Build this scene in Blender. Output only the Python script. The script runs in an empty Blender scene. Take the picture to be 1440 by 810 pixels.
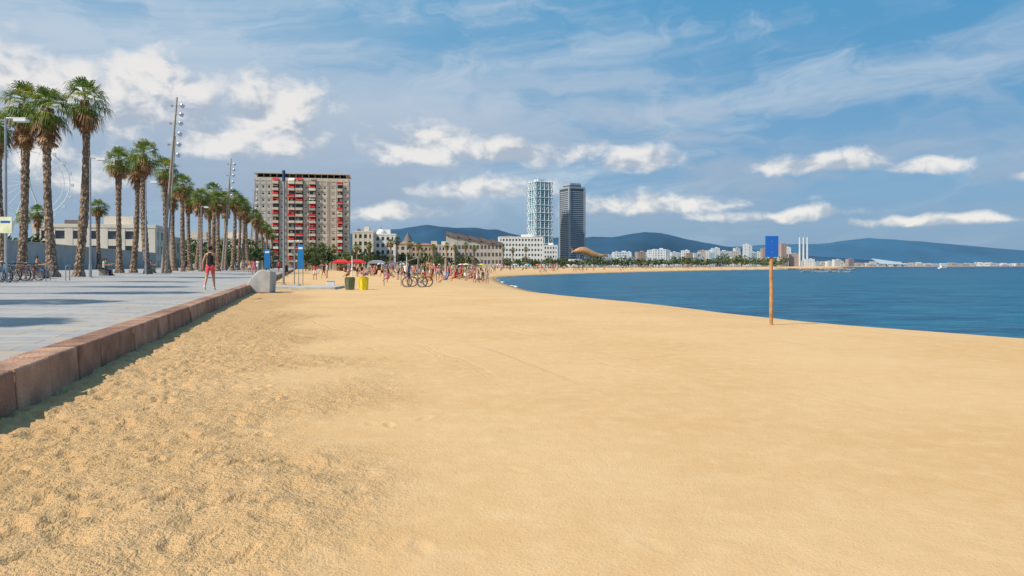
import bpy, math, random
import numpy as np
from mathutils import Vector, Matrix, noise as mnoise
random.seed(7); np.random.seed(7)
scene=bpy.context.scene
H=1.4; HV=374.0; F=1000.0
def WX(u,Y): return (u-720.0)/F*Y
def WZ(v,Y): return H-(v-HV)/F*Y
# promenade edge line
SL=-0.294; EX0=-2.79
NRM=math.sqrt(1+SL*SL)
def edgeX(Y): return EX0+SL*Y
def lat(X,Y): return (edgeX(Y)-X)/NRM      # >0 inland
def bwz(X,Y): return 0.41+0.018*max(0,lat(X,Y))
# ---------------------------------------------------------------- materials
def newmat(name):
    m=bpy.data.materials.new(name); m.use_nodes=True
    nt=m.node_tree; b=nt.nodes['Principled BSDF']
    return m,nt,b
def mat(name,col,rough=0.7,var=0.15,scale=3.0,bump=0.0,bscale=None,metal=0.0,spec=0.3,coord='Object'):
    m,nt,b=newmat(name)
    tc=nt.nodes.new('ShaderNodeTexCoord')
    n=nt.nodes.new('ShaderNodeTexNoise'); n.inputs['Scale'].default_value=scale; n.inputs['Detail'].default_value=4
    nt.links.new(tc.outputs[coord],n.inputs['Vector'])
    r=nt.nodes.new('ShaderNodeValToRGB')
    r.color_ramp.elements[0].position=0.3; r.color_ramp.elements[1].position=0.7
    r.color_ramp.elements[0].color=[c*(1-var) for c in col]+[1]
    r.color_ramp.elements[1].color=[min(1,c*(1+var)) for c in col]+[1]
    nt.links.new(n.outputs['Fac'],r.inputs['Fac'])
    nt.links.new(r.outputs['Color'],b.inputs['Base Color'])
    b.inputs['Roughness'].default_value=rough; b.inputs['Metallic'].default_value=metal
    b.inputs['Specular IOR Level'].default_value=spec
    if bump>0:
        n2=nt.nodes.new('ShaderNodeTexNoise'); n2.inputs['Scale'].default_value=bscale or scale*4; n2.inputs['Detail'].default_value=3
        nt.links.new(tc.outputs[coord],n2.inputs['Vector'])
        bp=nt.nodes.new('ShaderNodeBump'); bp.inputs['Strength'].default_value=bump; bp.inputs['Distance'].default_value=0.05
        nt.links.new(n2.outputs['Fac'],bp.inputs['Height']); nt.links.new(bp.outputs['Normal'],b.inputs['Normal'])
    return m
# ---------------------------------------------------------------- mesh builder
class MB:
    def __init__(s): s.v=[];s.f=[];s.m=[];s.mats=[];s.sm=[]
    def mi(s,mt):
        if mt not in s.mats: s.mats.append(mt)
        return s.mats.index(mt)
    def add(s,vs,fs,mt,smooth=False):
        o=len(s.v); s.v.extend([tuple(p) for p in vs]); k=s.mi(mt)
        for f in fs: s.f.append([i+o for i in f]); s.m.append(k); s.sm.append(smooth)
    def box(s,c,sz,mt,M=None,bev=0):
        x,y,z=sz[0]/2,sz[1]/2,sz[2]/2
        vs=[Vector((a*x,b*y,d*z)) for d in(-1,1) for b in(-1,1) for a in(-1,1)]
        c=Vector(c)
        vs=[(M@p if M else p)+c for p in vs]
        s.add(vs,[(0,2,3,1),(4,5,7,6),(0,1,5,4),(2,6,7,3),(0,4,6,2),(1,3,7,5)],mt)
    def cyl(s,p0,p1,r0,r1,mt,n=8,smooth=True,cap=True):
        p0=Vector(p0);p1=Vector(p1);d=(p1-p0)
        if d.length<1e-6:return
        q=d.to_track_quat('Z','Y')
        vs=[]
        for p,r in((p0,r0),(p1,r1)):
            for i in range(n):
                a=2*math.pi*i/n
                vs.append(p+q@Vector((r*math.cos(a),r*math.sin(a),0)))
        fs=[(i,(i+1)%n,n+(i+1)%n,n+i) for i in range(n)]
        s.add(vs,fs,mt,smooth)
        if cap: s.add(vs,[tuple(range(n))[::-1],tuple(range(n,2*n))],mt)
    def tube(s,pts,r,mt,n=6):
        for a,b in zip(pts[:-1],pts[1:]): s.cyl(a,b,r,r,mt,n)
    def ring(s,c,R,r,mt,axis='x',n=24,k=6):
        vs=[];fs=[]
        for i in range(n):
            a=2*math.pi*i/n
            for j in range(k):
                b=2*math.pi*j/k
                rr=R+r*math.cos(b); h=r*math.sin(b)
                vs.append((c[0]+rr*math.cos(a),c[1]+h,c[2]+rr*math.sin(a)) if axis=='y' else (c[0]+h,c[1]+rr*math.cos(a),c[2]+rr*math.sin(a)))
        for i in range(n):
            for j in range(k):
                fs.append((i*k+j,((i+1)%n)*k+j,((i+1)%n)*k+(j+1)%k,i*k+(j+1)%k))
        s.add(vs,fs,mt,True)
    def ball(s,c,r,mt,sx=1,sy=1,sz=1,n=10,k=7):
        vs=[];fs=[]
        for j in range(k+1):
            t=math.pi*j/k
            for i in range(n):
                a=2*math.pi*i/n
                vs.append((c[0]+r*sx*math.sin(t)*math.cos(a),c[1]+r*sy*math.sin(t)*math.sin(a),c[2]+r*sz*math.cos(t)))
        for j in range(k):
            for i in range(n):
                fs.append((j*n+i,(j+1)*n+i,(j+1)*n+(i+1)%n,j*n+(i+1)%n))
        s.add(vs,fs,mt,True)
    def mesh(s,name):
        me=bpy.data.meshes.new(name); me.from_pydata(s.v,[],s.f)
        for m in s.mats: me.materials.append(m)
        me.polygons.foreach_set('material_index',s.m)
        me.polygons.foreach_set('use_smooth',s.sm)
        me.update(); return me
    def obj(s,name,loc=(0,0,0),rz=0,bevel=0):
        o=bpy.data.objects.new(name,s.mesh(name)); scene.collection.objects.link(o)
        o.location=loc; o.rotation_euler=(0,0,rz)
        if bevel:
            b=o.modifiers.new('bevel','BEVEL'); b.width=bevel; b.segments=2; b.limit_method='ANGLE'
        return o
def inst(name,me,loc,rz=0,sc=1.0):
    o=bpy.data.objects.new(name,me); scene.collection.objects.link(o)
    o.location=loc;o.rotation_euler=(0,0,rz)
    o.scale=(sc,sc,sc) if not isinstance(sc,tuple) else sc
    return o
# ---------------------------------------------------------------- camera
cd=bpy.data.cameras.new('camera'); cam=bpy.data.objects.new('camera',cd); scene.collection.objects.link(cam)
cam.location=(0,0,H); cam.rotation_euler=(math.radians(90),0,0)
cd.sensor_width=36; cd.lens=25; cd.shift_y=-(405-HV)/1440.0; cd.clip_end=60000; cd.clip_start=0.1
scene.camera=cam
# ---------------------------------------------------------------- sun & sky
EL=math.radians(47); A=math.radians(37)
tosun=Vector((-math.cos(A)*math.cos(EL),-math.sin(A)*math.cos(EL),math.sin(EL)))
sd=bpy.data.lights.new('sun','SUN'); sd.energy=5.0; sd.angle=math.radians(0.5); sd.color=(1,0.90,0.75)
so=bpy.data.objects.new('sun',sd); scene.collection.objects.link(so); so.rotation_euler=tosun.to_track_quat('Z','Y').to_euler(); so.location=(-30,-20,60)
world=bpy.data.worlds.new('World'); scene.world=world; world.use_nodes=True
nt=world.node_tree; nt.nodes.clear()
class S:
    def __init__(s,sock): s.s=sock
    @staticmethod
    def m(op,a,b=None,c=None,clamp=False):
        n=nt.nodes.new('ShaderNodeMath'); n.operation=op; n.use_clamp=clamp
        for i,x in enumerate((a,b,c)):
            if x is None: continue
            if isinstance(x,S): nt.links.new(x.s,n.inputs[i])
            else: n.inputs[i].default_value=x
        return S(n.outputs[0])
    def __add__(s,o): return S.m('ADD',s,o)
    def __radd__(s,o): return S.m('ADD',s,o)
    def __sub__(s,o): return S.m('SUBTRACT',s,o)
    def __rsub__(s,o): return S.m('SUBTRACT',o,s)
    def __mul__(s,o): return S.m('MULTIPLY',s,o)
    def __rmul__(s,o): return S.m('MULTIPLY',s,o)
    def __truediv__(s,o): return S.m('DIVIDE',s,o)
def smooth(x,a,b,t0=0.0,t1=1.0):
    n=nt.nodes.new('ShaderNodeMapRange'); n.interpolation_type='SMOOTHSTEP'
    nt.links.new(x.s,n.inputs[0])
    for i,vv in zip((1,2,3,4),(a,b,t0,t1)): n.inputs[i].default_value=vv
    return S(n.outputs[0])
def comb(x,y,z=0.0):
    n=nt.nodes.new('ShaderNodeCombineXYZ')
    for i,vv in enumerate((x,y,z)):
        if isinstance(vv,S): nt.links.new(vv.s,n.inputs[i])
        else: n.inputs[i].default_value=vv
    return n.outputs[0]
def nz(vec,scale,detail=6,rough=0.55,dist=0.0):
    n=nt.nodes.new('ShaderNodeTexNoise'); n.noise_dimensions='2D'; n.inputs['Scale'].default_value=scale; n.inputs['Detail'].default_value=detail
    n.inputs['Roughness'].default_value=rough; n.inputs['Distortion'].default_value=dist
    nt.links.new(vec,n.inputs['Vector']); return S(n.outputs['Fac'])
def mixc(f,a,b):
    n=nt.nodes.new('ShaderNodeMix'); n.data_type='RGBA'
    if isinstance(f,S): nt.links.new(f.s,n.inputs[0])
    else: n.inputs[0].default_value=f
    for i,x in ((6,a),(7,b)):
        if isinstance(x,tuple): n.inputs[i].default_value=(*x,1)
        else: nt.links.new(x,n.inputs[i])
    return n.outputs[2]
tc=nt.nodes.new('ShaderNodeTexCoord'); sp=nt.nodes.new('ShaderNodeSeparateXYZ'); nt.links.new(tc.outputs['Generated'],sp.inputs[0])
dx,dy,dz=[S(sp.outputs[i]) for i in range(3)]
az=S.m('ARCTAN2',dx,dy); el=S.m('ARCSINE',dz)
sky=nt.nodes.new('ShaderNodeTexSky'); sky.sky_type='NISHITA'; sky.sun_disc=False
sky.sun_elevation=EL; sky.sun_rotation=math.atan2(tosun.x,tosun.y)%(2*math.pi); sky.air_density=1.0; sky.dust_density=0.6; sky.ozone_density=2.0
SKS=0.10
# domain warp
w1=nz(comb(az,el*1.6),10,2)-0.5; w2=nz(comb(az+3.7,el*1.6+2.0),10,2)-0.5
waz=az+w1*0.035; wel=el+w2*0.020
fb=nz(comb(waz+5.0,wel*1.5+3.0),12.5,8,0.57)
fb2=nz(comb(waz+4.990,wel*1.5+3.022),12.5,3,0.57)
clouds=[(70,130,150,58,1.15),(215,150,130,66,1.2),(385,165,80,62,1.2),(310,200,130,34,1.0),(60,230,150,60,.85),
(590,208,80,32,1.15),(730,220,110,22,1.0),(675,268,105,20,1.05),(905,228,62,20,1.1),
(1150,232,82,17,1.25),(1308,237,52,14,1.15),(1440,246,30,10,1),
(925,288,140,20,1.1),(1110,304,130,12,1.0),(1300,312,150,11,.95),(540,302,110,16,.8)]
dens=None; top=None
for (u,v,w,h,st) in clouds:
    a=math.atan((u-720)/1000); ca=math.cos(a); e=math.atan((HV-v)/1000*ca)
    W=w/1000*ca*ca*1.12; Hh=h/1000*ca*1.2
    xx=(waz-a)*(1/W); yy=(wel-e)*(1/Hh)
    yneg=S.m('MINIMUM',yy,0.0)
    r2=S.m('MULTIPLY_ADD',xx,xx,S.m('MULTIPLY_ADD',yneg,yneg*1.4,yy*yy))
    mk=S.m('SUBTRACT',st,S.m('SQRT',r2))
    tw=S.m('MAXIMUM',mk,0.0)
    if dens is None: dens=mk; top=tw*yy; sw=tw
    else:
        dens=S.m('MAXIMUM',dens,mk); top=S.m('MULTIPLY_ADD',tw,yy,top); sw=sw+tw
yrel=top/(sw+0.02)
d=dens+(fb-0.5)*2.0
alpha=smooth(d,0.02,0.70)*0.97
shade=S.m('MULTIPLY_ADD',fb-fb2,2.6,0.44)+yrel*0.50+(fb-0.5)*0.9
shade=smooth(shade,0.0,0.85)
ccol=mixc(shade,(0.44,0.51,0.61),(0.92,0.89,0.86))
leftm=smooth(az,-0.7,0.65,1.0,0.0)
wisp=nz(comb(az*1.1+w1*0.25+7.0,el*4.5-az*0.5),3.0,5,0.6,0.4)
st=nz(comb(az*1.0+w1*0.2+1.0,el*4.2+w2*0.2+9.0),2.8,5,0.55,0.3)
wa=smooth(wisp+leftm*0.20,0.50,0.84)*0.75
band=smooth(el,0.02,0.09)*smooth(el,0.36,0.18)
veil=smooth(st+leftm*0.30,0.42,0.74)*band
blue=mixc(smooth(el,0.0,0.40),mixc(leftm,(0.22,0.40,0.61),(0.31,0.46,0.63)),mixc(leftm,(0.065,0.32,0.60),(0.21,0.45,0.68)))
hz=smooth(el,0.11,0.0,0.0,0.85)
bgs=nt.nodes.new('ShaderNodeBackground'); nt.links.new(sky.outputs[0],bgs.inputs[0]); bgs.inputs[1].default_value=SKS
def mixbg(f,a,colr,k=1.0):
    b=nt.nodes.new('ShaderNodeBackground'); 
    if isinstance(colr,tuple): b.inputs[0].default_value=(*colr,1)
    else: nt.links.new(colr,b.inputs[0])
    b.inputs[1].default_value=k
    mx=nt.nodes.new('ShaderNodeMixShader')
    if isinstance(f,S): nt.links.new(f.s,mx.inputs[0])
    else: mx.inputs[0].default_value=f
    nt.links.new(a,mx.inputs[1]); nt.links.new(b.outputs[0],mx.inputs[2]); return mx.outputs[0]
col=mixc(wa,blue,(0.60,0.70,0.80))
col=mixc(veil*0.9,col,mixc(smooth(el,0.07,0.30),(0.33,0.43,0.57),(0.56,0.65,0.76)))
col=mixc(hz,col,(0.22,0.36,0.54))
col=mixc(alpha*smooth(dz,0.0,0.03),col,ccol)
sh=mixbg(0.90,bgs.outputs[0],col,0.97)
wo=nt.nodes.new('ShaderNodeOutputWorld'); nt.links.new(sh,wo.inputs[0])
try: world.cycles.sampling_method='MANUAL'; world.cycles.sample_map_resolution=256
except Exception: pass
# ---------------------------------------------------------------- terrain
def catmull(P,k=8):
    P=[np.array(p,float) for p in P]; out=[]
    for i in range(len(P)-1):
        p0=P[max(i-1,0)];p1=P[i];p2=P[i+1];p3=P[min(i+2,len(P)-1)]
        for j in range(k):
            t=j/k
            out.append(0.5*((2*p1)+(-p0+p2)*t+(2*p0-5*p1+4*p2-p3)*t*t+(-p0+3*p1-3*p2+p3)*t**3))
    out.append(P[-1]); return np.array(out)
CR=catmull([(48,-50),(24,-9),(16,5),(10.6,14.9),(7.6,20.8),(5.0,29.5),(1.0,42),(-2.75,52),(-6,68),(-10,100),(-14,150),(-14,200),(0,250),(40,340),(88,430),(170,560),(310,760),(640,1400),(1500,3100),(3200,5000),(6000,7000),(13000,9000)],6)
def sdist(x,y):
    best=np.full(x.shape,1e18); sg=np.zeros(x.shape)
    for a,b in zip(CR[:-1],CR[1:]):
        d=b-a; L=d@d
        t=np.clip(((x-a[0])*d[0]+(y-a[1])*d[1])/L,0,1)
        ex=x-(a[0]+t*d[0]); ey=y-(a[1]+t*d[1])
        q=ex*ex+ey*ey
        cr=d[0]*(y-a[1])-d[1]*(x-a[0])   # >0 left
        m=q<best
        best=np.where(m,q,best); sg=np.where(m,np.where(cr>0,-1.0,1.0),sg)
    return np.sqrt(best)*sg
def vn(x,y,seed):
    xi=np.floor(x).astype(np.int64); yi=np.floor(y).astype(np.int64); fx=x-xi; fy=y-yi
    fx=fx*fx*(3-2*fx); fy=fy*fy*(3-2*fy)
    def h(a,b):
        n=(a*374761393+b*668265263+seed*69069)&0xffffffff
        n=((n^(n>>13))*1274126177)&0xffffffff
        return ((n^(n>>16))&0xffff)/65535.0
    return (h(xi,yi)*(1-fx)+h(xi+1,yi)*fx)*(1-fy)+(h(xi,yi+1)*(1-fx)+h(xi+1,yi+1)*fx)*fy-0.5
def axis(lo,hi,step,g,mn,mx):
    c=list(np.arange(lo,hi,step)); s=step; p=c[-1]
    while p<mx: s*=g; p+=s; c.append(p)
    s=step;p=c[0];l=[]
    while p>mn: s*=g; p-=s; l.append(p)
    return np.array(l[::-1]+c)
gx=axis(-6.2,3.0,0.025,1.03,-9000,14000); gy=axis(2.6,12.0,0.025,1.02,-80,12000)
X,Y=np.meshgrid(gx,gy); print('grid',X.shape)
sd_=sdist(X,Y)
k=1.2; Z=-0.16*k*np.logaddexp(0,(sd_)/k) 
Z=np.maximum(Z,-4.5)
Lt=-(EX0+SL*Y-X)/NRM  # distance seaward from kerb
near=(Y<80)
Z+=np.where(near,0.05*vn(X/5,Y/5,1)+0.016*vn(X/1.6,Y/1.6,2),0)
lump=np.clip(1-(Lt-1.7+vn(X/1.5,Y/1.5,5)*2.0)/1.8,0,1)*(Y<60)
lump=lump*lump*(3-2*lump)
def rot(x,y,a): return x*math.cos(a)-y*math.sin(a),x*math.sin(a)+y*math.cos(a)
for sc,am,se in((0.28,0.042,11),(0.14,0.032,12),(0.07,0.018,13),(0.045,0.010,14)):
    rx,ry=rot(X,Y,0.7*se)
    Z+=lump*am*vn(rx/sc,ry/sc,se)
rx,ry=rot(X,Y,.4)
Z+=(1-lump)*(Y<30)*(0.0040*vn(rx/.4,ry/.4,21)+0.0030*vn(rx/.11,ry/.11,22)+0.0022*vn(rx/.06,ry/.06,23))
def stamp(cx,cy,rx_,ry_,a,dep):
    R=max(rx_,ry_)*2.2
    i0,i1=np.searchsorted(gx,[cx-R,cx+R]); j0,j1=np.searchsorted(gy,[cy-R,cy+R])
    if i1-i0<2 or j1-j0<2: return
    x=X[j0:j1,i0:i1]-cx; y=Y[j0:j1,i0:i1]-cy
    xr=(x*math.cos(a)+y*math.sin(a))/rx_; yr=(-x*math.sin(a)+y*math.cos(a))/ry_
    r=np.sqrt(xr*xr+yr*yr)
    Z[j0:j1,i0:i1]+=-dep*np.exp(-r**4)+dep*0.55*np.exp(-((r-1.35)/0.35)**2)
for i in range(900):
    cy=random.uniform(2.6,28); l=abs(random.gauss(0,1))*1.35+0.1
    cx=edgeX(cy)+l*NRM
    stamp(cx,cy,random.uniform(.035,.055),random.uniform(.07,.12),random.uniform(-.6,1.0),random.uniform(.010,.032)*(1 if l<2.6 else .4))
for i in range(45):
    cy=random.uniform(3,22); cx=random.uniform(-3,8)
    stamp(cx,cy,.045,.10,random.uniform(-3,3),random.uniform(.003,.006))
Z+=np.where((Lt>0)&(Lt<0.6)&(Y<80),0.04*(1-Lt/0.6)*(0.5+vn(X/1.1,Y/1.1,8)),0)
ny,nx=X.shape
co=np.stack([X,Y,Z],-1).reshape(-1,3).astype(np.float32)
me=bpy.data.meshes.new('sand_beach')
me.vertices.add(ny*nx); me.vertices.foreach_set('co',co.ravel())
I=np.arange(ny*nx).reshape(ny,nx)
q=np.stack([I[:-1,:-1],I[:-1,1:],I[1:,1:],I[1:,:-1]],-1).reshape(-1,4)
me.loops.add(q.size); me.loops.foreach_set('vertex_index',q.ravel().astype(np.int32))
me.polygons.add(len(q)); me.polygons.foreach_set('loop_start',np.arange(0,q.size,4,dtype=np.int32))
me.polygons.foreach_set('use_smooth',np.ones(len(q),dtype=bool))
me.update(calc_edges=True)
def att(n,a):
    t=me.attributes.new(n,'FLOAT','POINT'); t.data.foreach_set('value',a.ravel().astype(np.float32))
trk_zone=np.clip((np.hypot(X-1.0,Y)-6.5)/7.0,0.10,1)*(1-lump)
att('lump',lump); att('trk',trk_zone); att('wet',np.clip((sd_-8.5)/2.5,0,1)); att('inland',np.clip((-sd_-95)/20,0,1)*(Y>60))
ground=bpy.data.objects.new('sand_beach_ground',me); scene.collection.objects.link(ground)
m,t,b=newmat('sand')
def node(t,ty,**kw):
    n=t.nodes.new(ty)
    for a_,v_ in kw.items(): setattr(n,a_,v_)
    return n
def attr(t,nm): n=node(t,'ShaderNodeAttribute'); n.attribute_name=nm; return n.outputs['Fac']
def noi(t,scale,detail=6,rough=.55,vec=None,dist=0):
    n=node(t,'ShaderNodeTexNoise'); n.inputs['Scale'].default_value=scale; n.inputs['Detail'].default_value=detail; n.inputs['Roughness'].default_value=rough; n.inputs['Distortion'].default_value=dist
    if vec is not None: t.links.new(vec,n.inputs['Vector'])
    return n.outputs['Fac']
def mth(t,op,a,b_=None,c_=None,clamp=False):
    n=node(t,'ShaderNodeMath'); n.operation=op; n.use_clamp=clamp
    for i,x in enumerate((a,b_,c_)):
        if x is None: continue
        if isinstance(x,(int,float)): n.inputs[i].default_value=x
        else: t.links.new(x,n.inputs[i])
    return n.outputs[0]
def mx(t,f,a,b_,bt='MIX'):
    n=node(t,'ShaderNodeMix'); n.data_type='RGBA'; n.blend_type=bt
    if isinstance(f,(int,float)): n.inputs[0].default_value=f
    else: t.links.new(f,n.inputs[0])
    for i,x in((6,a),(7,b_)):
        if isinstance(x,tuple): n.inputs[i].default_value=(*x,1)
        else: t.links.new(x,n.inputs[i])
    return n.outputs[2]
def rng(t,x,a,b_,c_=0.,d_=1.):
    n=node(t,'ShaderNodeMapRange'); n.interpolation_type='SMOOTHSTEP'; t.links.new(x,n.inputs[0])
    for i,v_ in zip((1,2,3,4),(a,b_,c_,d_)): n.inputs[i].default_value=v_
    return n.outputs[0]
oc=node(t,'ShaderNodeTexCoord').outputs['Object']
lm=attr(t,'lump'); wt=attr(t,'wet'); inl=attr(t,'inland'); tz_=attr(t,'trk')
big=noi(t,0.30,4,.6,oc); mid=noi(t,4,3,.6,oc); fin=noi(t,60,3,.7,oc); gr=noi(t,230,1,.6,oc)
# tyre / rake tracks: concentric shallow grooves around distant turning centres
def tracks(cx,cy,sc,seed,lo,hi):
    v=node(t,'ShaderNodeVectorMath'); v.operation='DISTANCE'; t.links.new(oc,v.inputs[0]); v.inputs[1].default_value=(cx,cy,0)
    r_=mth(t,'MULTIPLY_ADD',big,0.9,v.outputs['Value'])
    n=node(t,'ShaderNodeTexNoise'); n.noise_dimensions='1D'; n.inputs['Scale'].default_value=1; n.inputs['Detail'].default_value=2; n.inputs['Roughness'].default_value=.7
    t.links.new(mth(t,'MULTIPLY_ADD',r_,sc,seed),n.inputs['W'])
    return rng(t,n.outputs['Fac'],lo,hi)
mk1=rng(t,noi(t,0.16,2,.5,oc),.42,.60)
tr=mth(t,'MULTIPLY',tracks(-60,-10,2.8,3.0,.54,.70),mk1)
tr=mth(t,'MULTIPLY',tr,tz_)
c=mx(t,rng(t,big,.3,.7),(0.60,0.385,0.185),(0.67,0.450,0.240))
c=mx(t,mth(t,'MULTIPLY',rng(t,mid,.4,.75),.6),c,(0.70,0.480,0.265))
c=mx(t,mth(t,'MULTIPLY',tr,.16),c,(0.48,0.31,0.16))
c=mx(t,mth(t,'MULTIPLY',rng(t,fin,.52,.74),mth(t,'MULTIPLY_ADD',lm,.28,.24)),c,(0.42,0.25,0.115))
c=mx(t,mth(t,'MULTIPLY',rng(t,gr,.58,.72),0.46),c,(0.30,0.18,0.09))
c=mx(t,mth(t,'MULTIPLY',lm,0.32),c,(0.49,0.30,0.14))
c=mx(t,wt,c,(0.26,0.17,0.09)); c=mx(t,inl,c,(0.16,0.15,0.11))
t.links.new(c,b.inputs['Base Color']); b.inputs['Roughness'].default_value=0.95; b.inputs['Specular IOR Level'].default_value=0.1
hgt=mth(t,'ADD',mth(t,'MULTIPLY',fin,mth(t,'MULTIPLY_ADD',lm,0.012,0.008)),mth(t,'ADD',mth(t,'MULTIPLY_ADD',tr,-.013,mth(t,'MULTIPLY',gr,0.0024)),mth(t,'MULTIPLY',noi(t,20,3,.65,oc),mth(t,'MULTIPLY_ADD',lm,0.048,0.005))))
bp=node(t,'ShaderNodeBump'); bp.inputs['Strength'].default_value=0.85; bp.inputs['Distance'].default_value=1.0
t.links.new(hgt,bp.inputs['Height']); t.links.new(bp.outputs[0],b.inputs['Normal'])
me.materials.append(m)
# ---------------------------------------------------------------- sea
SEA=-1.8
m,t,b=newmat('sea_water')
oc=node(t,'ShaderNodeTexCoord').outputs['Object']
mp=node(t,'ShaderNodeMapping'); mp.inputs['Scale'].default_value=(0.45,1.3,1); mp.inputs['Rotation'].default_value=(0,0,math.radians(15)); t.links.new(oc,mp.inputs[0])
n1=noi(t,1.1,4,.65,mp.outputs[0],.3); n2=noi(t,0.16,3,.6,mp.outputs[0]); n3=noi(t,0.012,4,.6,mp.outputs[0]); n4=noi(t,0.5,4,.7,mp.outputs[0])
ln_=node(t,'ShaderNodeVectorMath'); ln_.operation='LENGTH'; t.links.new(oc,ln_.inputs[0])
c=mx(t,rng(t,n3,.35,.65),(0.004,0.085,0.175),(0.010,0.125,0.205))
c=mx(t,rng(t,ln_.outputs['Value'],90,1100,0,.75),c,(0.002,0.040,0.130))   # deeper water offshore
c=mx(t,mth(t,'MULTIPLY',rng(t,n2,.42,.62),.7),c,(0.002,0.048,0.115))
c=mx(t,mth(t,'MULTIPLY',rng(t,n4,.50,.64),.6),c,(0.03,0.20,0.29))
t.links.new(c,b.inputs['Base Color']); b.inputs['Roughness'].default_value=0.3; b.inputs['Specular IOR Level'].default_value=0.13
hh=mth(t,'ADD',mth(t,'MULTIPLY',n1,.5),mth(t,'MULTIPLY',n2,1.0))
bp=node(t,'ShaderNodeBump'); bp.inputs['Strength'].default_value=1.0; bp.inputs['Distance'].default_value=1.0
t.links.new(hh,bp.inputs['Height']); t.links.new(bp.outputs[0],b.inputs['Normal'])
M_sea=m
s=MB(); s.add([(-60,-80,0),(16000,-80,0),(16000,14000,0),(-60,14000,0)],[(0,1,2,3)],M_sea); s.obj('sea_water',(0,0,SEA))
# surf foam: only in the curve of the bay where small waves break
M_foam=mat('foam',(0.70,0.73,0.73),.6,.1,2)
s=MB()
dense=[]
for i in range(len(CR)-1):
    if CR[i][1]<-20 or CR[i][1]>620: continue
    L=np.linalg.norm(CR[i+1]-CR[i]); kk=max(2,int(L/1.0))
    for j in range(kk):
        tt=j/kk; dense.append((1-tt)*CR[i]+tt*CR[i+1])
dense=np.array(dense)
tan=np.gradient(dense,axis=0); tan/=np.linalg.norm(tan,axis=1)[:,None]; nn=np.stack([tan[:,1],-tan[:,0]],1)
ss=np.arange(len(dense),dtype=float)
for off,wd,zz,se in((11.4,0.5,0.02,3),):
    o1=off+1.2*vn(ss/9,ss*0+se,se)+.8*vn(ss/2.5,ss*0,se+1); w_=wd*np.clip(0.1+2.2*vn(ss/6,ss*0+2,se+2)+0.9*vn(ss/1.5,ss*0,se+4),0,2)
    for i in range(len(dense)-1):
        if w_[i]+w_[i+1]<0.05 or dense[i][1]<105: continue
        p=[dense[i]+nn[i]*o1[i],dense[i]+nn[i]*(o1[i]+w_[i]),dense[i+1]+nn[i+1]*(o1[i+1]+w_[i+1]),dense[i+1]+nn[i+1]*o1[i+1]]
        s.add([(p[0][0],p[0][1],SEA+zz),(p[1][0],p[1][1],SEA+zz+.06),(p[2][0],p[2][1],SEA+zz+.06),(p[3][0],p[3][1],SEA+zz)],[(0,1,2,3)],M_foam)
s.obj('surf_foam')
# ---------------------------------------------------------------- promenade
m,t,b=newmat('promenade_paving')
oc=node(t,'ShaderNodeTexCoord').outputs['Object']
br=node(t,'ShaderNodeTexBrick'); br.inputs['Scale'].default_value=1.0; br.inputs['Brick Width'].default_value=1.2; br.inputs['Row Height'].default_value=0.4
br.inputs['Mortar Size'].default_value=0.012; br.inputs['Color1'].default_value=(0.31,0.305,0.31,1); br.inputs['Color2'].default_value=(0.40,0.39,0.39,1); br.inputs['Mortar'].default_value=(0.17,0.16,0.155,1)
t.links.new(oc,br.inputs['Vector'])
c=mx(t,mth(t,'MULTIPLY',rng(t,noi(t,.5,5,.6,oc),.4,.7),.5),br.outputs['Color'],(0.42,0.39,0.36))
c=mx(t,mth(t,'MULTIPLY',rng(t,noi(t,3,5,.7,oc),.5,.75),.3),c,(0.24,0.235,0.23))
sx=node(t,'ShaderNodeSeparateXYZ'); t.links.new(oc,sx.inputs[0])
for ax,per in((0,2.4),(1,4.0)):
    fr=mth(t,'FRACT',mth(t,'DIVIDE',sx.outputs[ax],per)); ln=mth(t,'LESS_THAN',fr,0.05/per)
    c=mx(t,mth(t,'MULTIPLY',ln,.6),c,(0.54,0.51,0.48))
c=mx(t,mth(t,'MULTIPLY',rng(t,sx.outputs[0],-2.5,-.3),rng(t,noi(t,1.6,4,.6,oc),.45,.7,0.,.8)),c,(0.50,0.38,0.25))
t.links.new(c,b.inputs['Base Color']); b.inputs['Roughness'].default_value=0.8; b.inputs['Specular IOR Level'].default_value=0.25
M_pave=m
th=math.atan(-SL)  # rotate ccw
s=MB(); s.add([(-0.32,-25,0),(-0.32,420,0),(-60,420,59.68*.018),(-60,-25,59.68*.018)],[(0,1,2,3)],M_pave)
s.obj('promenade_pavement',(EX0,0,0.412+.002),th)
M_kerb=mat('kerb_stone',(0.38,0.22,0.15),.8,.4,2.2,.6,30)
M_kerb2=mat('kerb_stone_dark',(0.29,0.155,0.105),.8,.4,2.5,.6,30)
s=MB(); y=-25.0; R=random.Random(3)
while y<210:
    L=1.0; g=0.018; x1=R.uniform(-.015,.015); hz_=R.uniform(-.008,.008)
    T=0.42+hz_
    prof=[(-0.34,-.3),(0.10+x1,-.3),(0.045+x1,T-0.02),(0.025+x1,T),(-0.34,T)]
    vs=[(p[0],y+g,p[1]) for p in prof]+[(p[0],y+L-g,p[1]) for p in prof]
    n=5; fs=[tuple(range(n)),tuple(range(n,2*n))[::-1]]+[(i,n+i,n+(i+1)%n,(i+1)%n) for i in range(n)]
    s.add(vs,fs,M_kerb if R.random()<.6 else M_kerb2)
    y+=L
s.box((-.19,92,.14),(.28,236,.5),M_kerb2)
s.obj('promenade_kerb',(EX0,0,0),th,bevel=0.008)
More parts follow.
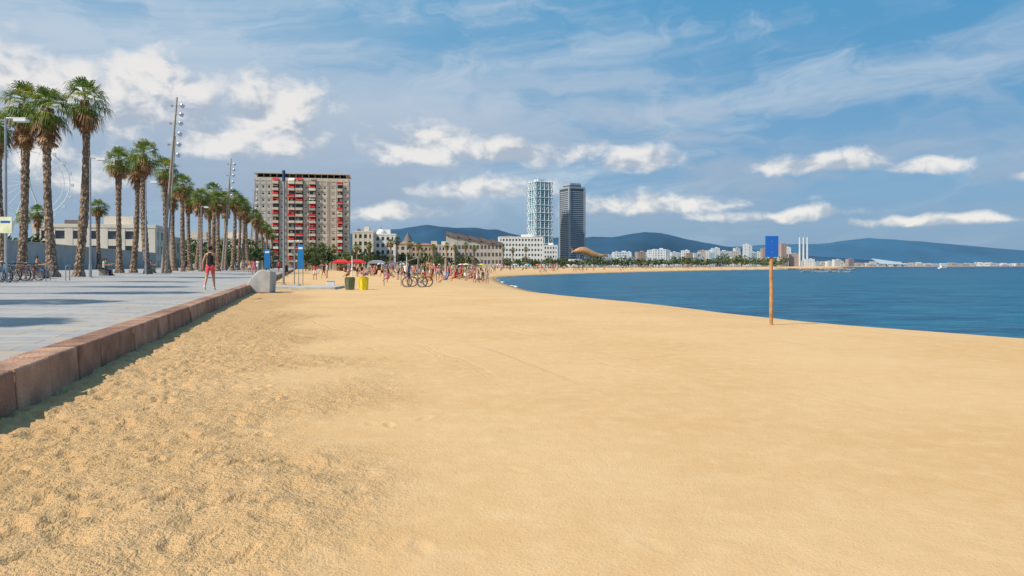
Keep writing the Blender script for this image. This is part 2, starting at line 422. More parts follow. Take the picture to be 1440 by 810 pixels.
# concrete path slab out to sand
M_conc=mat('concrete',(0.44,0.43,0.41),.85,.22,2,.3,20)
s=MB(); s.box((0,0,0),(4.6,2.0,.16),M_conc); s.box((1.0,-1.6,0.0),(2.6,1.0,.14),M_conc); s.obj('concrete_path',(WX(425,44),44.5,0.06),0.05,bevel=.01)
# ---------------------------------------------------------------- palm
M_trunk,t,b=newmat('palm_trunk')
oc=node(t,'ShaderNodeTexCoord').outputs['Object']
mp=node(t,'ShaderNodeMapping'); mp.inputs['Scale'].default_value=(5,5,3.2); t.links.new(oc,mp.inputs[0])
vo=node(t,'ShaderNodeTexVoronoi'); vo.inputs['Scale'].default_value=1.3; t.links.new(mp.outputs[0],vo.inputs['Vector'])
c=mx(t,rng(t,vo.outputs['Distance'],.15,.6),(0.48,0.35,0.24),(0.13,0.085,0.06))
c=mx(t,mth(t,'MULTIPLY',rng(t,noi(t,1.2,3,.6,oc),.4,.7),.7),c,(0.27,0.18,0.12))
t.links.new(c,b.inputs['Base Color']); b.inputs['Roughness'].default_value=.95
bp=node(t,'ShaderNodeBump'); bp.inputs['Strength'].default_value=1; bp.inputs['Distance'].default_value=.08; bp.invert=True
t.links.new(vo.outputs['Distance'],bp.inputs['Height']); t.links.new(bp.outputs[0],b.inputs['Normal'])
def leafmat(n,c1,c2,trans=True):
    m,t,b=newmat(n); oc=node(t,'ShaderNodeTexCoord').outputs['Object']
    t.links.new(mx(t,rng(t,noi(t,1.8,2,.6,oc),.35,.65),c1,c2),b.inputs['Base Color']); b.inputs['Roughness'].default_value=.55
    b.inputs['Specular IOR Level'].default_value=.3
    if trans:
        tr=node(t,'ShaderNodeBsdfTranslucent'); tr.inputs[0].default_value=(*[x*1.3 for x in c2],1)
        ms=node(t,'ShaderNodeMixShader'); ms.inputs[0].default_value=.25
        t.links.new(b.outputs[0],ms.inputs[1]); t.links.new(tr.outputs[0],ms.inputs[2]); t.links.new(ms.outputs[0],t.nodes['Material Output'].inputs[0])
    return m
M_pg1=leafmat('palm_leaf_green',(0.055,0.11,0.018),(0.13,0.20,0.032))
M_pg2=leafmat('palm_leaf_yellow_green',(0.20,0.25,0.035),(0.34,0.34,0.06))
M_pdry=leafmat('palm_leaf_dry',(0.25,0.125,0.05),(0.46,0.26,0.12),False)
def palm_mesh(seed,Ht=13.0,skirt=2.2,lean=.4,cr=1.0,nl=60,seg=13):
    R=random.Random(seed); s=MB(); cr*=1.2
    ph=R.uniform(0,6.28); N=44; k=12
    cx=lambda z:(lean*math.sin(z/Ht*2.2)*math.cos(ph),lean*math.sin(z/Ht*2.2)*math.sin(ph))
    vs=[];fs=[]
    for j in range(N+1):
        z=Ht*j/N; a,b_=cx(z); tt=j/N
        r=0.28+0.22*math.exp(-z/0.55)+0.03*math.sin(tt*7+seed) -0.04*tt
        if tt>.75: r+= .08*(tt-.75)/.25
        r*= 1.0+(.09 if j%2 else -.06)
        for i in range(k):
            an=2*math.pi*(i+.5*(j%2))/k; rr=r*(1+R.uniform(-.09,.09)); vs.append((a+rr*math.cos(an),b_+rr*math.sin(an),z-.1))
    for j in range(N):
        for i in range(k): fs.append((j*k+i,j*k+(i+1)%k,(j+1)*k+(i+1)%k,(j+1)*k+i))
    s.add(vs,fs,M_trunk,False)
    def frond(base,azm,elv,pl,fl,mt,spread=78,nseg=seg,droop=.35,w=.065):
        d=Vector((math.cos(elv)*math.cos(azm),math.cos(elv)*math.sin(azm),math.sin(elv)))
        side=Vector((-math.sin(azm),math.cos(azm),0)); up=side.cross(d)*-1
        tip=base+d*pl+Vector((0,0,-.12*pl))
        s.add([base-side*.025,base+side*.025,tip+side*.014,tip-side*.014],[(0,1,2,3)],mt)
        roll=R.uniform(-.5,.5); side2=(side*math.cos(roll)+up*math.sin(roll))
        for i in range(nseg):
            a=math.radians(-spread+2*spread*i/(nseg-1)+R.uniform(-4,4))
            dd=(d*math.cos(a)+side2*math.sin(a)); L=fl*(1-.22*abs(a)/1.4)*R.uniform(.85,1.08)
            pr=dd.cross(up).normalized()*w*.5
            mid=tip+dd*L*.58+Vector((0,0,-droop*.18*L)); end=tip+dd*L*.86+Vector((0,0,-droop*L*R.uniform(.7,1.5)))
            s.add([tip-pr*.4,tip+pr*.4,mid+pr,mid-pr,end],[(0,1,2,3),(3,2,4)],mt)
    ax,ay=cx(Ht)
    for i in range(nl):
        q=i/nl; elv=math.radians(84-128*q**.85+R.uniform(-10,10)); azm=i*2.399+R.uniform(-.3,.3)
        b0=Vector((ax,ay,Ht+.25-q*.7))
        rr=R.random(); mt=M_pg2 if rr<.32 else M_pg1
        if q>.84 and rr<.6: mt=M_pdry
        frond(b0,azm,elv,R.uniform(.5,.9)*cr,R.uniform(.7,1.0)*cr,mt,droop=.25+.5*q)
    nd=int(30*skirt)
    for i in range(nd):
        q=i/nd; zz=Ht-.15-q*skirt*.72; a,b_=cx(zz)
        azm=i*2.399+R.uniform(-.4,.4); elv=math.radians(R.uniform(-88,-42)-8*q)
        frond(Vector((a+.15*math.cos(azm),b_+.15*math.sin(azm),zz)),azm,elv,R.uniform(.35,.7)*(1.2-.3*q),R.uniform(.6,1.0)*(1.1-.25*q),M_pdry,spread=38,nseg=8,droop=.25,w=.08)
    return s.mesh('palm_tree')
PM=[palm_mesh(1,13,2.8,.5),palm_mesh(2,13,3.1,-.35),palm_mesh(5,13,1.9,.5,1.05),palm_mesh(8,13,1.5,.3,1.0),palm_mesh(13,13,2.3,-.5,.95,54)]
def palm(u,d,topv,k,rz=None,basez=None):
    x=WX(u,d); z=bwz(x,d) if basez is None else basez
    ht=WZ(topv,d)-z; q=1.0 if d<100 else 1.12
    inst('palm_tree',PM[k],(x,d,z),rz if rz is not None else random.uniform(0,6.28),(q,q,ht/14.75))
for u,d,v,k in [(30,50,112,1),(74,48,118,0),(110,51,104,2),(168,72,202,3),(187,76,212,4),(208,70,193,2),(236,82,217,3),(258,96,242,2),
   (246,104,250,1),(268,112,262,0),(284,104,262,3),(296,118,254,2),(306,112,266,4),(316,128,268,1),(326,124,264,2),(334,138,272,0),(342,134,276,3),(350,150,288,2),(357,160,292,4),(364,165,300,1),(370,185,308,2),(377,205,314,0),(383,230,322,3),
   (140,110,278,3),(292,140,275,0),(276,130,270,4),(6,62,150,4)]:
    palm(u,d,v,k,rz=(3.0 if u==110 else 2.0 if u==74 else None))
# palms along the row nearer the camera (left of the view; their shadows cross the pavement)
for Yp,off,k in((4.5,14,0),(11,15.5,2),(18,13.5,4),(25,15,1),(34,16,3),(-3,16,2)):
    x=edgeX(Yp)-off; inst('palm_tree',PM[k],(x,Yp,bwz(x,Yp)),random.uniform(0,6),(1,1,.93))
# palms inland far
for u,d,v in((50,140,286),(36,150,292),(435,230,345),(455,240,340),(470,250,345),(520,300,340),(560,320,332),(575,330,338),(590,350,340),(610,360,342),(628,380,340),(640,390,343),(655,420,340),(668,430,344),(682,450,343),(694,470,346),(708,480,345),(722,500,347),(740,520,346),(548,280,335),(500,270,342)):
    palm(u,d,v,random.randrange(5),basez=0)
# ---------------------------------------------------------------- foliage masses
M_bush=leafmat('tree_foliage',(0.03,0.055,0.018),(0.08,0.12,0.035),False)
M_bush2=leafmat('tree_foliage_light',(0.07,0.10,0.03),(0.14,0.17,0.05),False)
M_bfar=leafmat('far_foliage',(0.05,0.08,0.05),(0.09,0.12,0.07),False)
def foliage(name,pts,leaf=.45,n=90,mts=(M_bush,M_bush2),trunk=True):
    R=random.Random(len(pts)*7+3); s=MB()
    for (x,y,z0,r,h) in pts:
        if trunk: s.cyl((x,y,z0),(x+R.uniform(-.2,.2),y,z0+h*.55),.18,.1,M_trunk,5)
        subs=[(R.uniform(-.5,.5)*r,R.uniform(-.5,.5)*r,h*R.uniform(.45,.8),r*R.uniform(.4,.65)) for _ in range(5)]
        for i in range(n):
            cx,cy,cz,cr=R.choice(subs)
            v=Vector((R.gauss(0,1),R.gauss(0,1),R.gauss(0,1))).normalized()*cr*R.uniform(.6,1.1)
            c=Vector((x+cx+v.x,y+cy+v.y,z0+cz+v.z*h/r/2.2)); a=Vector((R.gauss(0,1),R.gauss(0,1),R.gauss(0,1))).normalized(); b_=a.orthogonal().normalized(); c2=a.cross(b_)
            L=leaf*R.uniform(.5,1.3)
            s.add([c-b_*L,c+c2*L*.6,c+b_*L,c-c2*L*.6],[(0,1,2,3)],mts[0] if R.random()<.65 else mts[1])
    return s.obj(name)
R=random.Random(4)
foliage('tree_row_foliage',[(WX(u,d),d,0.5,R.uniform(2.5,4),R.uniform(4.5,8)) for u,d in [(R.uniform(30,70),R.uniform(125,140)) for _ in range(6)]+[(R.uniform(255,375),R.uniform(150,240)) for _ in range(26)]],.5,170)
foliage('beach_tree_line',[(WX(u,d),d,0,R.uniform(3,5),R.uniform(5,9)) for u,d in [(u,220+(u-430)*1.0+R.uniform(-20,20)) for u in np.arange(430,800,4.5)]],.7,120)
foliage('far_tree_line',[(WX(u,d),d,0,R.uniform(8,14),R.uniform(8,15)) for u,d in [(u,900+R.uniform(-60,160)) for u in np.arange(690,1100,4.5)]],1.8,70,(M_bfar,M_bush2),False)
# ---------------------------------------------------------------- lamps & masts
M_steel=mat('galvanised_steel',(0.38,0.39,0.40),.45,.12,5,metal=.6)
M_dsteel=mat('painted_steel_tan',(0.36,0.30,0.25),.5,.15,5)
M_white=mat('white_paint',(0.78,0.78,0.76),.5,.05,3)
M_glass=mat('lamp_glass',(0.55,0.65,0.75),.2,.1,3)
def lamp(u,d,topv,arm=1.0):
    x=WX(u,d); z=bwz(x,d); h=WZ(topv,d)-z; s=MB()
    s.cyl((0,0,0),(0,0,.9),.10,.10,M_steel,10); s.cyl((0,0,.9),(0,0,h),.075,.055,M_steel,10)
    s.box((0,0,.01),(.32,.32,.03),M_steel)
    s.box((arm*.45+.02,0,h-.05),(arm*1.0,.08,.08),M_steel)
    s.box((arm*.75,0,h-.15),(arm*.6,.34,.13),M_white); s.box((arm*.75,0,h-.225),(arm*.5,.26,.02),M_glass)
    s.obj('street_lamp',(x,d,z),0.05,bevel=.01)
lamp(8,35,165); lamp(127,48,221); lamp(205,65,254); lamp(283,94,290,.9); lamp(-220,21,-30)
def mast(u,d,topv,h0):
    x=WX(u,d); z=bwz(x,d); h=WZ(topv,d)-z; s=MB(); lx=h*.08
    s.cyl((0,0,0),(lx,0,h),.17,.08,M_dsteel,10); s.cyl((.45,0,0),(lx*.8+.12,0,h*.78),.10,.06,M_dsteel,8)
    s.box((.2,0,.02),(1.2,.5,.06),M_conc)
    for i,q in enumerate((.95,.90,.85,.79,.73,.67)):
        p=Vector((lx*q,0,h*q))
        s.cyl(p,p+Vector((.55,0,.05)),.03,.03,M_steel,6)
        s.cyl(p+Vector((.45,-.1,.12)),p+Vector((.72,.1,-.06)),.22,.22,M_glass,12)
        s.cyl(p+Vector((.40,-.15,.15)),p+Vector((.46,-.1,.12)),.10,.22,M_steel,12)
        if i%2==0: s.cyl(p,p-Vector((.4,0,0)),.025,.025,M_steel,6); s.box(p-Vector((.45,0,0)),(.18,.2,.2),M_steel)
    s.obj('lighting_mast',(x,d,z),0.15)
mast(228,75,136,18); mast(312,120,223,18); mast(349,160,262,18)
# ---------------------------------------------------------------- buildings
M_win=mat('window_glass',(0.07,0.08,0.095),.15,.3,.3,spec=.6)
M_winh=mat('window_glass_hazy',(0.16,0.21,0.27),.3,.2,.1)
M_ac=mat('apartment_concrete',(0.54,0.46,0.38),.85,.12,.4,.2,4)
M_acg=mat('apartment_concrete_grey',(0.47,0.44,0.40),.85,.12,.4,.2,4)
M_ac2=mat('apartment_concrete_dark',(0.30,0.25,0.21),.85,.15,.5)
M_red=mat('red_awning',(0.56,0.03,0.035),.7,.25,.8)
M_beige=mat('beige_wall',(0.54,0.47,0.39),.85,.1,.2)
M_cr=mat('cream_wall',(0.68,0.61,0.51),.85,.1,.2)
M_wh=mat('white_wall',(0.74,0.72,0.69),.8,.08,.2)
M_pk=mat('ochre_wall',(0.50,0.36,0.26),.85,.1,.2)
M_gw=mat('grey_stone_wall',(0.42,0.39,0.35),.85,.12,.2)
M_roof=mat('brown_roof',(0.16,0.135,0.13),.8,.2,.3)
M_tile=mat('terracotta_roof',(0.35,0.17,0.11),.85,.2,.5)
def building(name,x,y,w,dp,h,rz,fl,bays,wall,glass=M_win,z0=0,pier=.45,span=.45,roof=None,parapet=.8,obj=True,ph=False):
    s=MB(); s.box((0,0,h/2),(w-.8,dp-.8,h-.02),glass)
    fh=h/fl; pw=w/bays*pier
    for i in range(fl+1):
        zc=i*fh; hh=fh*span
        lo=max(0,zc-hh/2); hi=min(h,zc+hh/2)
        if i==0: hi=fh*.18
        s.box((0,0,(lo+hi)/2),(w,dp,hi-lo),wall)
    for sgn in(-1,1):
        for i in range(bays+1):
            px=-w/2+w*i/bays; px=max(-w/2+pw/2,min(w/2-pw/2,px))
            s.box((px,sgn*(dp/2-.19),h/2),(pw,.5,h-.03),wall)
        nb=max(2,int(bays*dp/w)); pw2=dp/nb*pier
        for i in range(nb+1):
            py=-dp/2+dp*i/nb; py=max(-dp/2+pw2/2,min(dp/2-pw2/2,py))
            s.box((sgn*(w/2-.18),py,h/2),(.5,pw2,h-.04),wall)
    s.box((0,0,h+parapet/2),(w+.3,dp+.3,parapet),wall)
    if roof: 
        s.add([(-w/2-.4,-dp/2-.4,h+parapet),(w/2+.4,-dp/2-.4,h+parapet),(w/2+.4,dp/2+.4,h+parapet),(-w/2-.4,dp/2+.4,h+parapet),(-w/2+w*.2,0,h+parapet+w*.08),(w/2-w*.2,0,h+parapet+w*.08)],[(0,1,5,4),(1,2,5),(2,3,4,5),(3,0,4)],roof)
    else:
        s.box((w*.15,0,h+parapet+1.1),(w*.25,dp*.4,2.2),wall); s.box((-w*.25,0,h+parapet+.6),(w*.12,dp*.3,1.2),M_roof)
    return s.obj(name,(x,y,z0),rz) if obj else s
# apartment block with red awnings
def apartment_block():
    W=38.;D=14.;fl=13;Hh=38.2;fh=(Hh-3)/fl; s=MB(); R=random.Random(12)
    s.box((0,0,Hh/2),(W-2.4,D-2.4,Hh),M_win)
    bays=[(2.6,'W'),(2.6,'W'),(2.6,'W'),(3.2,'B'),(2.6,'W'),(1.2,'S'),(3.4,'B'),(3.6,'B'),(2.4,'W'),(3.4,'B'),(2.6,'W'),(2.6,'W'),(1.2,'S'),(3.0,'W'),(2.8,'B'),(2.6,'W')]
    tot=sum(b[0] for b in bays); x=-W/2
    fy=-D/2
    s.box((0,0,Hh-.7),(W,D,1.4),M_ac); 
    for bi,(bw_,ty) in enumerate(bays):
        bw=bw_*W/tot; xc=x+bw/2; AC=M_acg if bi<3 else M_ac
        s.box((x+.14,fy+.75,Hh/2),(.28,1.5,Hh-1.5),AC)
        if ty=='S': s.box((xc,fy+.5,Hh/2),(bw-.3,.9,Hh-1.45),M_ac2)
        for f in range(fl):
            z=3+f*fh
            if ty=='W':
                s.box((xc,fy+.55,z+.5),(bw-.28,1.0,1.05),AC); s.box((xc,fy+.56,z+fh-.22),(bw-.28,.98,.42),AC)
                for sg in(-1,1): s.box((xc+sg*(bw/2-.45),fy+.57,z+fh/2+.2),(.62,.96,fh-1.4),AC)
                s.box((xc,fy+.35,z+1.9),(bw-1.3,.06,R.choice((.3,.6,1.2))),M_cr)
            elif ty=='B':
                s.box((xc,fy-.25,z+.1),(bw-.3,2.6,.2),M_ac); mt=M_red if R.random()<.5 else (M_ac2 if R.random()<.3 else M_cr)
                s.box((xc,fy-1.48,z+.62),(bw-.34,.08,.85),mt if R.random()<.45 else M_ac)
                if R.random()<.55:
                    a=R.uniform(.7,1.5); mt=M_red if R.random()<.75 else (M_cr if R.random()<.5 else M_ac2)
                    s.add([(xc-bw/2+.3,fy-.1,z+fh-.1),(xc+bw/2-.3,fy-.1,z+fh-.1),(xc+bw/2-.3,fy-1.5,z+fh-a),(xc-bw/2+.3,fy-1.5,z+fh-a)],[(0,1,2,3)],mt)
                s.box((xc+R.uniform(-.8,.8),fy+.8,z+1.3),(1.0,.1,2.0),R.choice((M_cr,M_win,M_cr,M_ac)))
        x+=bw
    s.box((W/2-.14,fy+.75,Hh/2),(.28,1.5,Hh-1.5),M_ac)
    for sg in(-1,1):
        s.box((sg*(W/2-.6),.75,Hh/2),(1.2,D-1.55,Hh-1.42),M_acg)
        for f in range(fl):
            for yy in(-3,0.5,4): s.box((sg*(W/2+.002),yy,3+f*fh+1.6),(.08,1.2,1.4),M_win)
    s.box((0,D/2-.6,Hh/2),(W-2.5,1.2,Hh-1.45),M_ac)
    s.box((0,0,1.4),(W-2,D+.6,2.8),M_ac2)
    for i in range(15):   # roof pergola
        s.box((-W/2+1+i*(W-2)/14,0,Hh+.8),(.25,D-2,1.6),M_ac)
    s.box((0,0,Hh+1.75),(W+.8,D+.8,.3),M_ac); s.box((-4,0,Hh+1.0),(9,5,2.9),M_acg)
    s.obj('apartment_building',(WX(425.5,302),304,0),math.radians(10))
apartment_block()
bld=building
M_wall=mat('concrete_wall',(0.38,0.38,0.375),.9,.12,.6,.3,5)
s=MB()
for i in range(26):
    s.box((0,i*5.0,1.6),(.35,4.95,3.3),M_wall)
s.box((0,62.5,3.32),(.55,130,.14),M_conc)
yy=36; s.obj('concrete_wall',(edgeX(yy)-30,yy,.9),th)
bld('civic_building',WX(130,170),175,26,14,10.5,math.radians(14),3,7,M_cr,roof=None)
bld('civic_building',WX(192,190),195,16,12,8.5,math.radians(14),2,5,M_beige)
bld('townhouse',WX(255,260),265,26,14,11,.2,3,8,M_beige); bld('townhouse',WX(320,290),290,26,14,12,.2,4,8,M_cr)
# cream residential
bld('residential_building',WX(507,330),338,9.5,10,17.0,.1,5,4,M_cr); bld('residential_building',WX(521,345),350,8,10,17.0,.1,6,3,M_beige,roof=M_tile)
s=bld('residential_building',0,0,12,11,16.0,0,5,5,M_wh,obj=False); s.ball((-1,-3,16.8),2.4,M_wh,sz=1.0); s.cyl((-1,-3,18.8),(-1,-3,20.5),.3,.05,M_roof,6); s.obj('residential_building',(WX(537,340),345,0),.1)
bld('residential_building',WX(560,380),388,12,10,12.5,.1,4,4,M_beige,roof=M_tile)
s=bld('church_tower',0,0,6,6,15,0,4,2,M_cr,obj=False); s.cyl((0,0,15.8),(0,0,21.5),3.2,.2,M_roof,8); s.obj('church_tower',(WX(572,420),425,0),.2)
for u,d,w,h,mt in((588,400,14,12.5,M_pk),(603,410,14,13,M_beige),(618,430,16,13.5,M_cr),(636,440,18,11,M_beige)):
    bld('residential_building',WX(u,d),d+8,w,10,h,.12,4,6,mt,roof=M_tile if mt is M_pk else None)
# market hall with sweeping dark roof
s=MB(); 
for i in range(5):
    x0=-17+i*7; h0=23-i*1.25
    s.box((x0+3.5,0,(h0-3)/2),(6.9,24,h0-3),M_gw)
    s.add([(x0,-13,h0-2.2),(x0+7.4,-13,h0-4.2),(x0+7.4,13,h0-4.2),(x0,13,h0-2.2),(x0,-13,h0),(x0+7.4,-13,h0-2.2),(x0+7.4,13,h0-2.2),(x0,13,h0)],[(0,3,2,1),(4,5,6,7),(0,1,5,4),(2,3,7,6),(1,2,6,5),(3,0,4,7)],M_roof)
    for j in range(3):
        for kk in range(3): s.box((x0+1.2+j*2.2,-12.05,4+kk*4.6),(1.3,.2,2.2),M_win)
s.obj('market_hall',(WX(664,440),455,0),.05)
bld('hospital_building',WX(732,640),650,40,20,27,.06,6,14,M_wh,span=.55); bld('hospital_building',WX(772,690),700,16,18,21,.06,5,6,M_wh,span=.55)
bld('hospital_building',WX(690,560),570,18,14,14,.06,3,8,M_beige)
# Twin towers
M_ex=mat('white_steel_frame',(0.66,0.74,0.78),.5,.05,.1)
M_tg=mat('teal_glass',(0.10,0.26,0.34),.15,.3,.05,spec=.6)
def lattice_tower():
    W=33.;Hh=146.;s=MB(); s.box((0,0,Hh/2),(W-5,W-5,Hh),M_tg)
    for f in range(1,44): s.box((0,0,f*Hh/44),(W-4.6,W-4.6,.8),M_ex)
    n=5; lv=11; hh=Hh/lv; w2=W/2
    for q in range(4):
        Rm=Matrix.Rotation(q*math.pi/2,3,'Z')
        def P(a,z,o=0): return Rm@Vector((a,-w2+o,z))
        for i in range(n): 
            a=-w2+W*i/(n-1); s.cyl(P(a,0),P(a,Hh+(6 if i in(0,4) else 3)),.6,.6,M_ex,4,False)
        for j in range(lv+1): s.cyl(P(-w2,j*hh),P(w2,j*hh),.65,.65,M_ex,4,False)
        for j in range(lv):
            for i in range(n-1):
                a=-w2+W*i/(n-1);b_=a+W/(n-1)
                if i in(0,3) or j%3==1:
                    s.cyl(P(a,j*hh,.2),P(b_,j*hh+hh,.2),.38,.38,M_ex,4,False); s.cyl(P(b_,j*hh,.4),P(a,j*hh+hh,.4),.38,.38,M_ex,4,False)
    s.box((0,0,Hh+3),(15,15,6),M_ex); s.cyl((-4,0,Hh+6),(-4,0,Hh+12),.5,.2,M_ex,5)
    s.obj('lattice_hotel_tower',(WX(759,1240),1240,0),math.radians(28))
lattice_tower()
M_td=mat('tower_dark_band',(0.07,0.095,0.125),.25,.2,.05,spec=.5); M_tl=mat('tower_grey_band',(0.34,0.38,0.43),.6,.1,.05)
def office_tower():
    W=32.;Hh=140.;s=MB(); s.box((0,0,Hh/2),(W,W,Hh),M_td)
    for f in range(38): s.box((0,0,4+f*(Hh-6)/38),(W+.9,W+.9,1.6),M_tl)
    for q in range(4):
        Rm=Matrix.Rotation(q*math.pi/2,3,'Z'); s.box(Rm@Vector((-W/2,-W/2,Hh/2)),(3.0,3.0,Hh+1),M_tl)
    s.box((0,0,Hh+1.5),(W+1.6,W+1.6,3),M_tl); s.box((0,0,Hh+6.5),(W-9,W-9,7.5),M_tl); s.box((0,0,Hh+5.5),(W-8.6,W-8.6,2.0),M_td)
    s.obj('office_tower',(WX(804.5,1290),1290,0),math.radians(28))
office_tower()
# golden fish sculpture on its podium
M_gold=mat('bronze_lattice',(0.46,0.26,0.13),.5,.25,.3,metal=.2)
s=MB(); n=26;k=12;vs=[];fs=[]; ZO=12
for i in range(n+1):
    tt=i/n; x=-25+50*tt; zc=ZO+11-5*(tt-.25)+3*math.sin(tt*6.0); rz_=.8+8.0*math.sin(math.pi*min(1,(tt*.95+.03)))**.8*(1-.25*tt)
    for j in range(k):
        a=2*math.pi*j/k; vs.append((x,rz_*.8*math.cos(a),zc+rz_*math.sin(a)*.8))
for i in range(n):
    for j in range(k): fs.append((i*k+j,(i+1)*k+j,(i+1)*k+(j+1)%k,i*k+(j+1)%k))
s.add(vs,fs,M_gold,False); 
s.add([(-24,0,ZO+13),(-31,0,ZO+20),(-28,1,ZO+14),(-30,0,ZO+9)],[(0,1,2),(0,2,3)],M_gold); s.add([(24,0,ZO+6),(30,0,ZO+10),(29,1,ZO+2)],[(0,1,2)],M_gold)
for i in range(-2,3): s.cyl((i*9,-2,0),(i*9+2,0,ZO+8),.6,.5,M_steel,6); s.cyl((i*9,2,0),(i*9-2,0,ZO+8),.6,.5,M_steel,6)
s.box((0,12,6),(60,18,12),M_wh)
s.obj('fish_sculpture',(WX(829,1120),1120,0),.1)
# far city
R=random.Random(21)
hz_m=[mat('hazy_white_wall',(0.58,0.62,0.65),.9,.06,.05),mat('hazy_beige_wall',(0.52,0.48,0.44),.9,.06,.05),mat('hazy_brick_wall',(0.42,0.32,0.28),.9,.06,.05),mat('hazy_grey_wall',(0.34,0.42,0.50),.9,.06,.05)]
for u0,u1,n,hmin,hmax,dd in((850,935,13,16,34,1450),(935,1035,20,22,50,1900),(1035,1118,18,30,72,2300),(1118,1200,6,14,26,2500),(600,735,8,15,26,1100)):
    for i in range(n):
        u=u0+(u1-u0)*(i+R.uniform(.1,.9))/n; d=dd*R.uniform(.95,1.12); w=R.uniform(14,34)*(.8 if hmax>60 else 1); h=R.uniform(hmin,hmax)
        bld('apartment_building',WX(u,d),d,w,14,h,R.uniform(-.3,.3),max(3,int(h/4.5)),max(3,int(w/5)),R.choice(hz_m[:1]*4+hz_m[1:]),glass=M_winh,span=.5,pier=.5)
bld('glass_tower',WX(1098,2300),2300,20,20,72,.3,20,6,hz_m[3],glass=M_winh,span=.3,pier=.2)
s=MB(); 
for i in range(3): s.cyl((-24+i*24,0,0),(-24+i*24,0,175),7,4.5,hz_m[0],12); s.box((-24+i*24,0,55),(5,5,75),hz_m[3])
s.box((0,20,20),(95,24,40),hz_m[3]); s.obj('power_station_chimneys',(WX(1130,4300),4300,0),.1)
# solar canopy
s=MB(); s.add([(-60,-30,11),(60,-30,8),(60,40,18),(-60,40,34),(-60,-30,9.5),(60,-30,6.5),(60,40,16),(-60,40,32)],[(0,1,2,3),(7,6,5,4),(0,4,5,1),(1,5,6,2),(2,6,7,3),(3,7,4,0)],hz_m[3])
for a in(-50,-15,20,52): s.cyl((a,0,0),(a,10,18-a*.1),2,2,hz_m[0],6); s.cyl((a,0,0),(a+10,-10,10),1.5,1.5,hz_m[0],6)
s.obj('solar_canopy',(WX(1252,3000),3000,0),0)
# far coast town
s=MB(); 
for i in range(420):
    u=R.uniform(1110,1560); d=5200+R.uniform(-100,500)+(u-1200)*3.0; w=R.uniform(18,60); h=R.uniform(8,26)*(1.5 if R.random()<.15 else 1)
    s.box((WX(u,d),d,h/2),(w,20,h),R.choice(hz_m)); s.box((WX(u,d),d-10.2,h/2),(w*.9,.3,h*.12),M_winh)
s.obj('distant_town')
# hills
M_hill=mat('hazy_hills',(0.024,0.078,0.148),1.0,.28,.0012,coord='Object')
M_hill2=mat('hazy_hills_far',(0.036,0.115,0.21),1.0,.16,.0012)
def hills(name,prof,d0,mt,seed,rough):
    us=np.arange(prof[0][0],prof[-1][0]+1,5.0); hs=np.interp(us,[p[0] for p in prof],[p[1] for p in prof])
    rows=14; vs=[];fs=[]
    for j in range(rows+1):
        tt=j/rows; dd=d0*(.86+.28*tt); g=math.sin(math.pi*tt)**.8 if 0<tt<1 else 0
        for i,u in enumerate(us):
            hmax=(HV-hs[i])/1000*d0
            nzv=mnoise.fractal(Vector((u/60.,tt*4,seed)),1.0,2.0,5)
            z=max(0,hmax*g*(1.04+rough*nzv*(.5+ (1-g)))) 
            vs.append((WX(u,d0)*(dd/d0),dd,z-2))
    n=len(us)
    for j in range(rows):
        for i in range(n-1): fs.append((j*n+i,j*n+i+1,(j+1)*n+i+1,(j+1)*n+i))
    s=MB(); s.add(vs,fs,mt,True); s.obj(name)
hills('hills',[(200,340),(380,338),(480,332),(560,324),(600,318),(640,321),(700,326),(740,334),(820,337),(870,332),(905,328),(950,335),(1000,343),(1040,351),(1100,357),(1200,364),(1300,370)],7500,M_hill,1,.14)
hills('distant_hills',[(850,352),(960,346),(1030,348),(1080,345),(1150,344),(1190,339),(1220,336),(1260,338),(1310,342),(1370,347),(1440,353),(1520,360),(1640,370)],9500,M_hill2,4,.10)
# breakwater
M_rock=mat('rock',(0.26,0.20,0.15),.9,.3,1,.5,4)
def rocks(name,x0,y0,x1,y1,n,r):
    s=MB(); R=random.Random(n)
    for i in range(n):
        tt=R.random(); rr=r*R.uniform(.5,1.1); s.ball((x0+(x1-x0)*tt,y0+(y1-y0)*tt+R.uniform(-2,2),SEA+R.uniform(-.2,.5)*r),rr,M_rock,R.uniform(.8,1.5),R.uniform(.8,1.3),.7,6,4)
    for i in range(len(s.sm)): s.sm[i]=False
    s.obj(name)
rocks('breakwater',WX(1128,380),380,WX(1196,365),365,90,.8)
rocks('breakwater',WX(1085,640),640,WX(1200,600),600,150,1.5)
# boat
s=MB(); s.add([(-5,-1.5,0),(4,-1.5,0),(7,0,.8),(4,1.5,0),(-5,1.5,0),(-5,-1.9,1.6),(4.5,-1.9,1.9),(8.5,0,2.4),(4.5,1.9,1.9),(-5,1.9,1.6)],[(0,1,6,5),(1,2,7,6),(2,3,8,7),(3,4,9,8),(4,0,5,9),(5,6,7,8,9)],M_white)
s.box((0,0,2.6),(4.5,2.4,1.6),M_white); s.box((0,0,2.8),(4.0,2.5,.6),M_win); s.cyl((-1,0,3.4),(-1,0,6),.08,.05,M_steel,5)
s.obj('motor_boat',(WX(1325,850),850,SEA-.2),.3)
